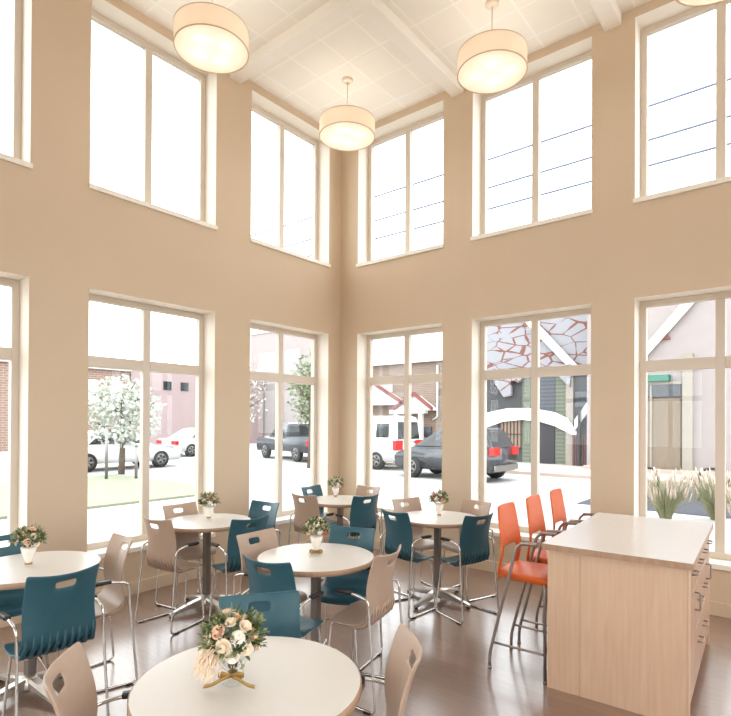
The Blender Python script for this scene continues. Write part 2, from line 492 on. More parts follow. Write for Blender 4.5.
G = 'chairs around the %s table'
chair('teal', 3.0, -3.87, 235, 'teal chair behind the nearest table, front of its backrest facing the camera', G % 'nearest', 0.0)
chair('beige', 3.83, -3.875, 133, 'beige chair seen edge-on at the right of the nearest table', G % 'nearest', 0.0)
chair('beige', 3.07, -4.735, -36, 'beige chair cut by the photo bottom left of the nearest table', G % 'nearest', 0.0)
g = G % 'left edge'
chair('teal', 1.96, -4.27, 90, 'large dark teal chair seen from behind at the left edge table', g, 0.050)
chair('beige', 1.45, -3.68, 172, 'beige chair between the left edge table and the left wall window, seat in view', g, 0.0)
chair('teal', .77, -4.18, 268, 'teal chair cut by the left photo edge, behind the left edge table', g, 0.0)
g = G % 'left wall'
chair('beige', .95, -3.19, 7, 'beige chair seen from behind in front of the left wall table', g, 0.030)
chair('beige', .485, -2.68, 272, 'beige chair against the middle left window, facing the left wall table', g, 0.060)
chair('teal', .95, -2.155, 187, 'teal chair on the far side of the left wall table, facing the camera', g, 0.100)
chair('teal', 1.51, -2.70, 84, 'teal chair right of the left wall table, its seat pointing left', g, 0.008)
g = G % 'middle'
chair('beige', 1.94, -3.04, 273, 'beige chair left of the middle table, backrest facing the camera', g, 0.004)
chair('teal', 2.57, -3.46, 8, 'dark teal chair seen from behind in front of the middle table', g, 0.036)
chair('teal', 2.37, -2.51, 199, 'teal chair behind the middle table with its seat under the top', g, 0.056)
chair('beige', 2.96, -2.87, 101, 'beige chair right of the middle table with black arm pad in view', g, 0.036)
g = G % 'right wall'
chair('teal', 2.145, -1.70, -13, 'teal chair at the left front of the right wall table', g, 0.020)
chair('teal', 2.80, -1.38, 75, 'teal chair beside the orange stools at the right wall table', g, 0.020)
chair('beige', 1.80, -1.02, 253, 'beige chair behind the left side of the right wall table', g, 0.026)
chair('beige', 2.42, -.70, 168, 'beige chair under the window behind the right wall table', g, 0.026)
g = G % 'corner'
chair('beige', .83, -1.50, 4, 'beige chair seen from behind at the left front of the corner table', g, 0.007)
chair('teal', 1.38, -1.10, 79, 'teal chair seen from behind at the right of the corner table', g, 0.010)
chair('teal', .40, -.93, 275, 'teal chair at the left window behind the corner table', g, 0.038)
chair('beige', .90, -.49, 180, 'beige chair right in the corner behind the corner table', g, 0.038)

# ------------------------------------------------------------------ bouquets
def rose(bm, c, r, axis, rnd):
    """a rose of overlapping cupped petals round axis"""
    ax = Vector(axis).normalized(); rot = ax.to_track_quat('Z', 'Y').to_matrix().to_4x4()
    T = Matrix.Translation(c) @ rot @ Matrix.Rotation(rnd.random()*6, 4, 'Z')
    lathe(bm, [(.1*r, -.3*r), (.42*r, 0), (.40*r, .35*r), (.14*r, .55*r)], 8, T=T)
    for ring, (n, open_, hh) in enumerate(((3, .5, .62), (5, .8, .52), (6, 1.1, .30))):
        for k in range(n):
            a = 2*PI*(k+.5*ring)/n+rnd.uniform(-.15, .15)
            half = PI/n*1.35
            g = []
            for j in range(4):
                t = j/3; row = []
                for i in range(4):
                    b = a+half*(i/1.5-1)*(1-.35*t*t)
                    rad = r*(.18+open_*.85*t**.8); z = r*(-.35+(hh+.35)*math.sin(t*PI*.55)) - (.18*r if ring == 2 and j == 3 else 0)
                    row.append(bm.verts.new(T @ Vector((rad*math.cos(b), rad*math.sin(b), z))))
                g.append(row)
            for j in range(3):
                for i in range(3): bm.faces.new((g[j][i], g[j][i+1], g[j+1][i+1], g[j+1][i])).smooth = True
def leaf(bm, p, d, L, w, rnd):
    d = Vector(d).normalized(); s = d.orthogonal().normalized(); s = Matrix.Rotation(rnd.random()*6, 3, d) @ s; n = d.cross(s)
    rows = []
    for t, ww in ((0, .12), (.3, .9), (.6, .85), (1, .04)):
        c = p+d*L*t+n*(.25*L*t*t)
        rows.append([bm.verts.new(c-s*w*ww), bm.verts.new(c+n*w*-.25), bm.verts.new(c+s*w*ww)])
    for a, b in zip(rows, rows[1:]):
        for i in range(2): bm.faces.new((a[i], a[i+1], b[i+1], b[i])).smooth = True
def bow(bm, z, r, long_):
    # band round the stem, two loops and two tails, as a ribbon with thickness
    lathe(bm, [(r, z-.008), (r+.003, z-.008), (r+.003, z+.008), (r, z+.008)], 20, cap0=False, cap1=False)
    def strip(pts, w=.006):
        pts = fillet(pts, .02, 4); prev = None
        for p in pts:
            q = [bm.verts.new(p+Vector((0, a, b))) for a, b in ((-.001, -w), (.001, -w), (.001, w), (-.001, w))]
            if prev:
                for i in range(4): bm.faces.new((prev[i], prev[(i+1) % 4], q[(i+1) % 4], q[i])).smooth = True
            prev = q
    y = -r-.006
    for s in (-1, 1) if long_ > .03 else ():
        strip([(0, y, z), (s*.03, y-.012, z+.016), (s*.048, y-.004, z+.004), (s*.03, y+.004, z-.006), (0, y, z)])
        strip([(0, y, z), (s*.03, y-.012, z-.006), (s*long_*.7, y-.02, -.001+.014), (s*long_, y-.03, .0125)])
    bmesh.ops.recalc_face_normals(bm, faces=bm.faces)
def bouquet(x, y, label, style, seed, tint, rz=0, sc=1.0):
    rnd = random.Random(seed)
    t = thing('flower_vase', label, 'vase of flowers', (x, y, .7582), rz, 'vases of flowers on the tables')
    t.scale = (sc, sc, sc)
    if style == 'bowl':
        bm = BM(); lathe(bm, [(.030, 0), (.034, .004), (.016, .016), (.012, .032), (.020, .045), (.042, .065), (.052, .095), (.050, .125), (.046, .124), (.046, .096), (.03, .068), (.006, .05)], 28)
        obj('vase', bm, M['vaseglass'], t)
        bm = BM(); bow(bm, .034, .014, .085); obj('ribbon', bm, M['gold'], t); cz = .152; br = .082
        bm = BM()
        for k in range(9):
            a = 2*PI*k/9; tube(bm, [(.012*math.cos(a), .012*math.sin(a), .055), (.03*math.cos(a+.4), .03*math.sin(a+.4), .13)], .0025, 5)
        obj('stems', bm, M['leaf'], t)
    else:
        bm = BM(); lathe(bm, [(.019, 0), (.022, .003), (.017, .014), (.016, .022), (.026, .045), (.037, .08), (.042, .112), (.0385, .112), (.034, .08), (.02, .045)], 28)
        obj('vase', bm, M['vase'], t)
        bm = BM(); bow(bm, .012, .0175, .042 if style == 'bow' else .012); obj('ribbon', bm, M['gold'], t); cz = .152; br = .064
    n = 24 if style == 'bowl' else 15
    pts = []
    for k in range(n):                                    # roses over a dome
        ph = k*2.39996; h = 1-1.5*(k+.5)/n
        rr = math.sqrt(max(0, 1-h*h))
        d = Vector((rr*math.cos(ph), rr*math.sin(ph), max(h, -.5)+.02)).normalized()
        pts.append((d, Vector((0, 0, cz))+d*br*Vector((1, 1, .8)).length/1.62*rnd.uniform(.85, 1.05)))
    for k, (d, p) in enumerate(pts):
        m = tint[(k*5) % len(tint)]
        bm = BM(); rose(bm, Vector((0, 0, 0)), rnd.uniform(.016, .023)*(1.1 if style == 'bowl' else 1), d, rnd)
        obj('blossom', bm, M['petal_'+m], t, p)
    for nm, mt, cnt in (('leaves', 'leaf', 120), ('sprigs', 'leaf_pale', 110)):
        bm = BM()
        for k in range(cnt if style == 'bowl' else int(cnt*.7)):
            d = Vector((rnd.gauss(0, 1), rnd.gauss(0, 1), rnd.uniform(-.35, 1.2))).normalized()
            p = Vector((0, 0, cz))+d*br*rnd.uniform(.72, 1.0)
            if nm == 'leaves': leaf(bm, p, d+Vector((0, 0, .2)), rnd.uniform(.022, .04), .010, rnd)
            else:
                for q in range(4): leaf(bm, p+d*.01*q, d+Vector((rnd.gauss(0, .7), rnd.gauss(0, .7), rnd.gauss(0, .5))), .016, .005, rnd)
                tube(bm, [p-d*.02, p+d*.045], .0012, 4)
        obj(nm, bm, M[mt], t)
    if style == 'bowl':                                   # pampas plume hanging over the left rim
        for ang in (-2.2, -2.5, -2.8, -3.1):
            bm = BM(); base = Vector((0, 0, cz-.01)); d = Vector((math.cos(ang), math.sin(ang), 0))
            for k in range(230):
                q = rnd.random(); p = base+d*(.045+.055*q)+Vector((rnd.gauss(0, .013), rnd.gauss(0, .013), .012-.085*q*q))
                e = p+d*rnd.uniform(.004, .018)+Vector((rnd.gauss(0, .008), rnd.gauss(0, .008), -rnd.uniform(.012, .03)))
                tube(bm, [p, e], [.0022, .0008], 4, caps=False)
            obj('plume', bm, M['petal_cream'], t)
bouquet(3.405, -4.318, 'full bouquet in a clear footed bowl with trailing gold ribbon on the nearest table', 'bowl', 1, ['peach', 'cream', 'cream', 'peach', 'white', 'cream', 'white', 'peach', 'cream', 'peach', 'cream', 'white', 'cream'], R_(39), .97)
bouquet(2.375, -2.87, 'white vase with gold bow and coral rose on the middle table', 'bow', 2, ['cream', 'white', 'coral', 'white', 'peach', 'white', 'cream'], R_(39))
bouquet(.79, -2.60, 'white vase of cream roses on the left wall table', 'plain', 3, ['cream', 'peach', 'white'], R_(39))
bouquet(2.26, -1.14, 'white vase of pink and white roses on the right wall table', 'plain', 4, ['white', 'peach', 'coral', 'white', 'cream', 'white', 'coral'], R_(39))
bouquet(.70, -.84, 'white vase of greenery and cream flowers on the corner table', 'plain', 5, ['white', 'cream'], R_(39))
bouquet(1.30, -4.20, 'white vase of peach roses on the left edge table', 'plain', 6, ['peach', 'cream', 'peach', 'white'], R_(39))

# ------------------------------------------------------------------ island counter
isl = thing('island_cabinet', 'maple island cabinet with drawers on its right side and three stools at its left', 'cabinet', (3.984, -1.432, 0), R_(2.8))
def ib(name, x0, x1, y0, y1, z0, z1, m, par=isl, bev=.002):
    bm = BM(); quadbox(bm, x0-4.02, x1-4.02, y0+1.45, y1+1.45, z0, z1, bevel=bev); return obj(name, bm, M[m], par)
ib('end_panel', 3.645, 3.835, -2.145, -2.12, 0, .846, 'maple')
ib('side_panel', 3.8365, 4.385, -2.145, -2.12, 0, .846, 'maple')
ib('end_panel', 3.72, 4.395, -.80, -.775, 0, .846, 'maple')
ib('carcass', 3.84, 4.375, -2.12, -.80, .09, .846, 'maple')
ib('toe_kick', 3.86, 4.33, -2.12, -.80, 0, .09, 'maple_dark')
ib('front_stile', 4.3855, 4.397, -2.146, -2.118, 0, .846, 'maple')
ys = [-2.112, -1.786, -1.46, -1.134, -.805]
def pull(par, y, z, vert=False):
    bm = BM(); h = .05
    a = [(4.394, y-h, z), (4.422, y-h, z), (4.422, y+h, z), (4.394, y+h, z)]
    if vert: a = [(4.394, y, z-h), (4.422, y, z-h), (4.422, y, z+h), (4.394, y, z+h)]
    tube(bm, [(p[0]-4.02, p[1]+1.45, p[2]) for p in a], .005, 8, .01); obj('handle', bm, M['gunmetal'], par)
for k in range(4):
    a, b = ys[k]+.003, ys[k+1]-.003; c = (a+b)/2
    f = ib('drawer', 4.376, 4.394, a, b, .69, .838, 'maple_dark'); pull(f, c, .785)
    if k in (1, 2):
        f = ib('drawer', 4.376, 4.394, a, b, .42, .684, 'maple_dark'); pull(f, c, .56)
        f = ib('drawer', 4.376, 4.394, a, b, .10, .414, 'maple_dark'); pull(f, c, .31)
    else:
        f = ib('cabinet_door', 4.376, 4.394, a, b, .10, .684, 'maple_dark'); pull(f, b-.06 if k == 0 else a+.06, .60, True)
top = box_obj('worktop', -.40, .395, -.73, .70, .8475, .886, M['counter'], bevel=.003); top.location = (3.984, -1.432, 0); top.rotation_euler = (0, 0, R_(2.8))
tag(top, 'pale grey laminate worktop lying on the maple island', 'worktop')
bm = BM()
quadbox(bm, -.401, .396, -.7312, -.729, .849, .8835); quadbox(bm, -.4012, -.399, -.73, .70, .849, .8835); quadbox(bm, .394, .3962, -.73, .70, .849, .8835)
obj('edge_band', bm, M['edge'], top)

# ------------------------------------------------------------------ orange bar stools (local: +y forward)
def mesh_back_mat():
    m = mat('orange_mesh_plastic', lin(214, 88, 40), .45); nt = m.node_tree; b = nt.nodes['Principled BSDF']
    tc = nt.nodes.new('ShaderNodeTexCoord'); mp = nt.nodes.new('ShaderNodeMapping'); mp.inputs['Scale'].default_value = (70, 1, 70)
    nt.links.new(tc.outputs['Object'], mp.inputs['Vector'])
    v = nt.nodes.new('ShaderNodeTexVoronoi'); v.inputs['Scale'].default_value = 1; v.inputs['Randomness'].default_value = .1
    nt.links.new(mp.outputs['Vector'], v.inputs['Vector'])
    bp = nt.nodes.new('ShaderNodeBump'); bp.inputs['Strength'].default_value = .5; bp.inputs['Distance'].default_value = .003
    rp = nt.nodes.new('ShaderNodeValToRGB'); rp.color_ramp.elements[0].position = .18; rp.color_ramp.elements[1].position = .30
    rp.color_ramp.elements[0].color = lin(228, 140, 92); rp.color_ramp.elements[1].color = lin(212, 94, 34)
    nt.links.new(v.outputs['Distance'], rp.inputs['Fac']); nt.links.new(rp.outputs['Color'], b.inputs['Base Color'])
    nt.links.new(v.outputs['Distance'], bp.inputs['Height']); nt.links.new(bp.outputs['Normal'], b.inputs['Normal'])
    return m
M['orange_mesh'] = mesh_back_mat()
def make_stool():
    t = thing('bar_stool', '', 'bar stool')
    # padded seat
    bm = BM(); rows = []
    for y, zt, w in ((-.165, .645, .165), (-.15, .665, .178), (-.05, .660, .188), (.06, .664, .19), (.14, .660, .185), (.18, .640, .175), (.188, .618, .165)):
        rows.append([bm.verts.new((u*w, y, zt-.012*abs(u)**3+.004*math.cos(u*3))) for u in (-1, -.9, -.6, -.2, .2, .6, .9, 1)])
    for a, b in zip(rows, rows[1:]):
        for i in range(7): bm.faces.new((a[i], a[i+1], b[i+1], b[i])).smooth = True
    o = obj('seat', bm, M['orange'], t)
    s = o.modifiers.new('s', 'SOLIDIFY'); s.thickness = .05; s.offset = -1
    sb = o.modifiers.new('b', 'SUBSURF'); sb.levels = 2; sb.render_levels = 2
    bake(o)
    if min(v.co.z for v in o.data.vertices) > .60 or max(v.co.z for v in o.data.vertices) > .69:
        for v in o.data.vertices: v.co.z -= max(q.co.z for q in o.data.vertices)-.668
    for f in o.data.polygons: f.use_smooth = True
    # backrest: tapering perforated plate, cut out between two lower tongues
    bm = BM()
    pr = [(-.192, 1.064, .132), (-.190, 1.042, .150), (-.176, .95, .160), (-.160, .85, .168), (-.152, .79, .174), (-.154, .74, .178), (-.166, .68, .180), (-.178, .62, .180), (-.170, .585, .166)]
    us = [-1, -.9, -.66, -.36, 0, .36, .66, .9, 1]
    g = [[bm.verts.new((u*w, y+.022*u*u, z)) for u in us] for y, z, w in pr]
    for j in range(len(pr)-1):
        for i in range(8):
            if j >= 4 and 2 <= i <= 5: continue
            bm.faces.new((g[j][i], g[j+1][i], g[j+1][i+1], g[j][i+1])).smooth = True
    bmesh.ops.delete(bm, geom=[v for v in bm.verts if not v.link_faces], context='VERTS')
    o = obj('backrest', bm, M['orange_mesh'], t)
    s = o.modifiers.new('s', 'SOLIDIFY'); s.thickness = .016; s.offset = 0
    sb = o.modifiers.new('b', 'SUBSURF'); sb.levels = 2; sb.render_levels = 2
    bake(o)
    for f in o.data.polygons: f.use_smooth = True
    # raised grid of the perforated field stays with the plate
    fr = BM(); quadbox(fr, -.165, .165, -.15, .165, .598, .614, bevel=.004); obj('seat_pan', fr, M['gunmetal'], t)
    for s_ in (-1, 1):
        bm = BM(); tube(bm, [(s_*.19, -.205, 0), (s_*.19, -.205, .10), (s_*.195, -.02, .845), (s_*.195, .10, .855)], .0105, 10, .05)
        lg = obj('rear_leg', bm, M['gunmetal'], t)
        bm = BM(); tube(bm, [(s_*.19, .160, 0), (s_*.19, .156, .60), (s_*.12, .13, .605)], .0105, 10, .03)
        obj('front_leg', bm, M['gunmetal'], t)
        bm = BM(); tube(bm, [(s_*.19, -.19, .175), (s_*.19, .160, .175)], .008, 8); obj('side_rail', bm, M['gunmetal'], t)
        bm = BM(); tube(bm, [(s_*.195, -.0, .850), (s_*.195, .112, .8565)], .0125, 10); obj('arm_pad', bm, M['gunmetal'], t)
        for y in (-.205, .160):
            bm = BM(); lathe(bm, [(.0125, 0), (.0125, .018)], 12, (s_*.19, y)); obj('glide', bm, M['gunmetal'], lg)
        bm = BM(); tube(bm, [(s_*.193, -.072, .61), (s_*.14, -.072, .605)], .008, 8); obj('bracket', bm, M['gunmetal'], t)
    bm = BM(); tube(bm, [(-.19, .158, .20), (.19, .158, .20)], .009, 8); obj('foot_rail', bm, M['gunmetal'], t)
    return t
st = make_stool()
for i, (y, l) in enumerate(((-1.93, 'orange bar stool nearest the camera, at the left side of the island'),
                            (-1.425, 'middle one of the three orange bar stools at the island'),
                            (-.905, 'orange bar stool farthest along the island, closest to the right wall window'))):
    o = st if i == 0 else copy_tree(st)
    o.location = (3.455-.025*(y+2.173), y, 0); o.rotation_euler = (0, 0, -PI/2+R_(2.8)); o['label'] = l; o['group'] = 'orange bar stools at the island'

# ------------------------------------------------------------------ outside
GZ = -.15
M['asphalt'] = mat('pale_asphalt', lin(168, 166, 164), .9, var=.08, scale=3)
M['asphalt_shadow'] = mat('shadowed_asphalt', lin(58, 60, 68), .85, var=.12, scale=4)  # tree shadow on the street, put into the asphalt colour
M['concrete'] = mat('pale_concrete', lin(182, 174, 166), .9, var=.06, scale=2)
M['kerb'] = mat('kerb_concrete', lin(168, 150, 138), .9, var=.06, scale=4)
M['lawn'] = mat('lawn_grass', lin(128, 131, 110), .95, var=.12, scale=14, bump=.6)
M['white_paint'] = mat('white_exterior_paint', lin(206, 204, 200), .7)
M['black_rubber'] = mat('tyre_rubber', lin(24, 24, 26), .7)
M['car_glass'] = mat('tinted_car_glass', lin(30, 36, 42), .08, 0, coat=.5)
M['rim'] = mat('alloy_rim', lin(130, 128, 126), .3, .6)
M['red_lens'] = mat('red_lamp_lens', lin(190, 26, 22), .2)
M['clear_lens'] = mat('clear_lamp_lens', lin(190, 190, 188), .15)

struct(box_obj('street', -60, 60, -40, 60, GZ-.3, GZ, M['asphalt']), 'wide pale asphalt street outside the windows', 'street')
struct(box_obj('terrace', -4.0, 14, -14, 3.2, GZ, GZ+.06, M['concrete']), 'concrete walk along the outer walls', 'pavement')
struct(box_obj('sidewalk', -14, 8, 12.5, 40, GZ, GZ+.06, M['concrete']), 'far sidewalk in front of the shops', 'pavement')
struct(box_obj('kerb', -14, 8, 12.3, 12.5, GZ, GZ+.10, M['kerb']), 'kerb stone edging the far sidewalk', 'kerb')
o = box_obj('lawn', -12.2, -6.2, -14, 3.0, GZ, GZ+.05, M['lawn']); o['kind'] = 'stuff'; o['label'] = 'strip of mown lawn outside the left windows'; o['category'] = 'grass'
struct(box_obj('tree_shadow', 1.0, 9, 6.7, 12.28, GZ, GZ+.012, M['asphalt_shadow']), 'dark patch on the street asphalt painted as tree shadow', 'painted shadow')  # shadow cast on the street, laid down as a dark slab

# --- vehicles: local x forward, y to its left
def wheel(par, x, y, r, side):
    T = Matrix.Translation((x, y, r)) @ Matrix.Rotation(PI/2*side, 4, 'X')
    bm = BM(); lathe(bm, [(r*.62, -.1), (r*.93, -.1), (r, -.07), (r, .07), (r*.93, .1), (r*.62, .1)], 28, T=T)
    w = obj('wheel', bm, M['black_rubber'], par)
    bm = BM(); lathe(bm, [(r*.62, .085), (r*.60, .103), (r*.3, .092), (r*.12, .108)], 20, T=T, cap0=True)
    for k in range(5):
        a = 2*PI*k/5; p = T @ Vector((r*.12*math.cos(a), r*.12*math.sin(a), .105)); q = T @ Vector((r*.58*math.cos(a), r*.58*math.sin(a), .106))
        tube(bm, [p, q], .035, 6)
    obj('rim', bm, M['rim'], w)
def vehicle(name, label, loc, heading, W, body, cabin, cab_in, panes, wheels, wr, paint, lights, bed=None):
    t = thing(name, label, 'car' if 'truck' not in name and 'van' not in name else name.split('_')[-1], loc, heading)
    bm = BM(); fs = prism(bm, body, -W/2, W/2)
    bmesh.ops.bevel(bm, geom=list({e for f in fs for e in f.edges}), offset=.06, segments=3, affect='EDGES')
    for f in bm.faces: f.smooth = True
    for wx in wheels:                                     # dark arch linings
        pass
    b = obj('body', bm, paint, t)
    if bed:
        bm = BM(); quadbox(bm, *bed); obj('bed_liner', bm, M['black_rubber'], b)
    bm = BM()
    lo = [Vector((x, 0, z)) for x, z in cabin]
    zmin = min(z for x, z in cabin); zmax = max(z for x, z in cabin)
    hw = lambda z: W/2-.03-cab_in*(z-zmin)/(zmax-zmin)
    a = [bm.verts.new((x, -hw(z), z)) for x, z in cabin]; c = [bm.verts.new((x, hw(z), z)) for x, z in cabin]; n = len(cabin)
    fs = [bm.faces.new((a[i], a[(i+1) % n], c[(i+1) % n], c[i])) for i in range(n)]+[bm.faces.new(list(reversed(a))), bm.faces.new(c)]
    bmesh.ops.recalc_face_normals(bm, faces=bm.faces)
    bmesh.ops.bevel(bm, geom=list(bm.edges), offset=.05, segments=2, affect='EDGES')
    obj('cabin', bm, paint, t)
    for poly in panes:                                    # side windows, both sides
        for s in (-1, 1):
            bm = BM(); v1 = [bm.verts.new((x, s*(hw(z)+.004), z)) for x, z in poly]; v0 = [bm.verts.new((x, s*(hw(z)-.03), z)) for x, z in poly]
            m_ = len(poly); bm.faces.new(v1); bm.faces.new(list(reversed(v0)))
            for i in range(m_): bm.faces.new((v1[i], v0[i], v0[(i+1) % m_], v1[(i+1) % m_]))
            bmesh.ops.recalc_face_normals(bm, faces=bm.faces); obj('side_window', bm, M['car_glass'], t)
    # windscreen and rear window follow the sloping ends of the cabin
    for nm, (p, q) in (('rear_window', (cabin[0], cabin[1])), ('windscreen', (cabin[-2], cabin[-1]))):
        bm = BM(); d = Vector((q[0]-p[0], 0, q[1]-p[1])); nrm = Vector((-d.z, 0, d.x)).normalized()
        mid = Vector(((cabin[0][0]+cabin[-1][0])/2, 0, zmin))
        P = Vector((p[0], 0, p[1])); 
        if nrm.dot(P-mid) < 0: nrm = -nrm
        pts = []
        for f in (.16, .86):
            c_ = P+d*f; h = hw(c_.z)-.09
            pts.append((c_, h))
        vs = []
        for off in (.006, -.03):
            vs.append([bm.verts.new(pts[0][0]+nrm*off+Vector((0, -pts[0][1], 0))), bm.verts.new(pts[0][0]+nrm*off+Vector((0, pts[0][1], 0))), bm.verts.new(pts[1][0]+nrm*off+Vector((0, pts[1][1], 0))), bm.verts.new(pts[1][0]+nrm*off+Vector((0, -pts[1][1], 0)))])
        bm.faces.new(vs[0]); bm.faces.new(vs[1])
        for i in range(4): bm.faces.new((vs[0][i], vs[1][i], vs[1][(i+1) % 4], vs[0][(i+1) % 4]))
        bmesh.ops.recalc_face_normals(bm, faces=bm.faces); obj(nm, bm, M['car_glass'], t)
    for wx in wheels:
        for s in (-1, 1): wheel(t, wx, s*(W/2-.09), wr, -s)
    xr = min(x for x, z in body); xf = max(x for x, z in body)
    zr, zf, hh = lights
    for s in (-1, 1):
        bm = BM(); quadbox(bm, xr-.03, xr+.12, s*(W/2-.2)-.22, s*(W/2-.2)+.222, zr, zr+hh, bevel=.01); obj('tail_light', bm, M['red_lens'], t)
        bm = BM(); quadbox(bm, xf-.14, xf+.02, s*(W/2-.25)-.18, s*(W/2-.25)+.18, zf, zf+.14, bevel=.01); obj('headlight', bm, M['clear_lens'], t)
    bm = BM(); quadbox(bm, xr-.06, xr+.1, -W/2+.06, W/2-.06, .34, .52, bevel=.03); quadbox(bm, xf-.1, xf+.06, -W/2+.06, W/2-.06, .34, .52, bevel=.03)
    obj('bumper', bm, M['rim'], t)
    return t
P_white = mat('white_car_paint', lin(205, 205, 205), .25, coat=.4)
P_dark = mat('dark_blue_car_paint', lin(48, 52, 58), .25, coat=.5)
P_grey = mat('dark_slate_car_paint', lin(54, 60, 68), .25, coat=.5)
P_silver = mat('pale_silver_car_paint', lin(176, 178, 180), .25, coat=.4)
# white delivery van parked along the far kerb
vehicle('delivery_van', 'white panel van parked across the street, in the lower window right of the room corner', (-8.4, 11.2, GZ), PI, 1.7,
        [(-1.85, .3), (1.75, .3), (1.8, .85), (1.2, 1.05), (-1.85, 1.05)],
        [(-1.85, 1.0), (-1.78, 1.9), (-1.6, 2.0), (.3, 2.0), (.5, 1.93), (1.25, 1.02)], .12,
        [[(-1.5, 1.2), (-1.48, 1.72), (-.9, 1.72), (-.9, 1.2)], [(-.3, 1.2), (-.3, 1.72), (.3, 1.72), (.68, 1.2)]], (-.95, 1.1), .34, P_white, (.75, .62, .35))
# dark hatchback driving past
vehicle('hatchback_car', 'dark hatchback with red tail lights driving past the right wall windows', (-3.8, 9.75, GZ), PI, 1.7,
        [(-1.75, .3), (1.75, .3), (1.8, .75), (1.1, 1.0), (-1.75, 1.05)],
        [(-1.72, 1.0), (-1.42, 1.55), (-1.15, 1.62), (.1, 1.6), (1.1, .98)], .2,
        [[(-1.35, 1.08), (-1.15, 1.48), (-.5, 1.5), (-.5, 1.08)], [(-.4, 1.08), (-.4, 1.5), (.1, 1.49), (.7, 1.08)]], (-1.05, 1.1), .35, P_dark, (.8, .66, .24))
# pickup seen from behind
vehicle('pickup_truck', 'slate blue pickup truck parked beyond the left window nearest the corner', (-13.6, 12.2, GZ), R_(90+76), 1.8,
        [(-2.5, .42), (2.5, .42), (2.5, .95), (1.5, 1.08), (-2.5, 1.05)],
        [(-.55, 1.0), (-.42, 1.66), (-.2, 1.72), (.65, 1.72), (1.35, 1.02)], .2,
        [[(-.40, 1.1), (-.3, 1.56), (.2, 1.6), (.2, 1.1)], [(.28, 1.1), (.28, 1.6), (.6, 1.6), (1.0, 1.1)]], (-1.45, 1.55), .38, P_grey, (.72, .68, .26), (-2.4, -.65, -.8, .8, .99, 1.06))
sed_body = [(-2.2, .26), (2.2, .26), (2.25, .62), (1.2, .86), (-1.5, .92), (-2.2, .88)]
sed_cab = [(-1.75, .86), (-.95, 1.36), (-.6, 1.42), (.15, 1.42), (1.15, .84)]
sed_pan = [[(-1.3, .94), (-.85, 1.3), (-.4, 1.34), (-.4, .94)], [(-.3, .94), (-.3, 1.34), (.15, 1.33), (.7, .94)]]
vehicle('sedan_car', 'white sedan parked along the kerb behind the lawn, left pane of the middle left window', (-14.9, 4.2, GZ), R_(90), 1.75, sed_body, sed_cab, .22, sed_pan, (-1.35, 1.35), .33, P_white, (.62, .58, .18))
vehicle('sedan_car', 'pale silver sedan farther up the street, right pane of the middle left window', (-19.5, 11.2, GZ), R_(90), 1.75, sed_body, sed_cab, .22, sed_pan, (-1.35, 1.35), .33, P_silver, (.62, .58, .18))

# --- shop front across the street (wall plane y = 17)
def fb(name, par, x0, x1, y0, y1, z0, z1, m, bev=0):
    bm = BM(); o = par.location; quadbox(bm, x0-o.x, x1-o.x, y0-o.y, y1-o.y, z0-o.z, z1-o.z, bevel=bev); return obj(name, bm, m, par)
def poly_part(name, par, poly, y0, y1, m):
    bm = BM(); o = par.location; prism(bm, [(x-o.x, z-o.z) for x, z in poly], y0-o.y, y1-o.y); return obj(name, bm, m, par)
m_grey = mat('grey_render', lin(70, 71, 73), .85, var=.08, scale=3)
m_green = brick_mat('green_siding', lin(106, 112, 98), lin(102, 108, 94), lin(86, 92, 80), 4, .16, .03, .7, 'XZ')
m_blue = brick_mat('blue_grey_siding', lin(84, 87, 94), lin(80, 83, 90), lin(68, 71, 78), 4, .16, .03, .7, 'XZ')
m_door = mat('dark_slate_door', lin(46, 46, 52), .5)
m_dark = mat('dark_glazing', lin(28, 32, 40), .15, coat=.3)
m_cream = mat('cream_stucco', lin(144, 136, 126), .85, var=.05, scale=3)
m_pink = mat('pale_pink_stucco', lin(150, 141, 139), .85, var=.03, scale=3)
m_red = mat('red_boards', lin(84, 52, 50), .7, var=.1, scale=6)
m_beige = mat('beige_boards', lin(118, 104, 88), .8, var=.1, scale=4, stretch=(6, 6, .6))
m_awn = mat('green_awning_cloth', lin(40, 104, 84), .7)
m_brick = brick_mat('tan_brick', lin(128, 106, 94), lin(118, 95, 83), lin(146, 134, 124), .26, .09, .015, .85, 'XZ')
m_gable = mat('red_barge_paint', lin(122, 66, 62), .6)
m_roofw = mat('pale_metal_roof', lin(190, 188, 186), .6)
m_rail = mat('dark_iron', lin(50, 48, 52), .5, .4)
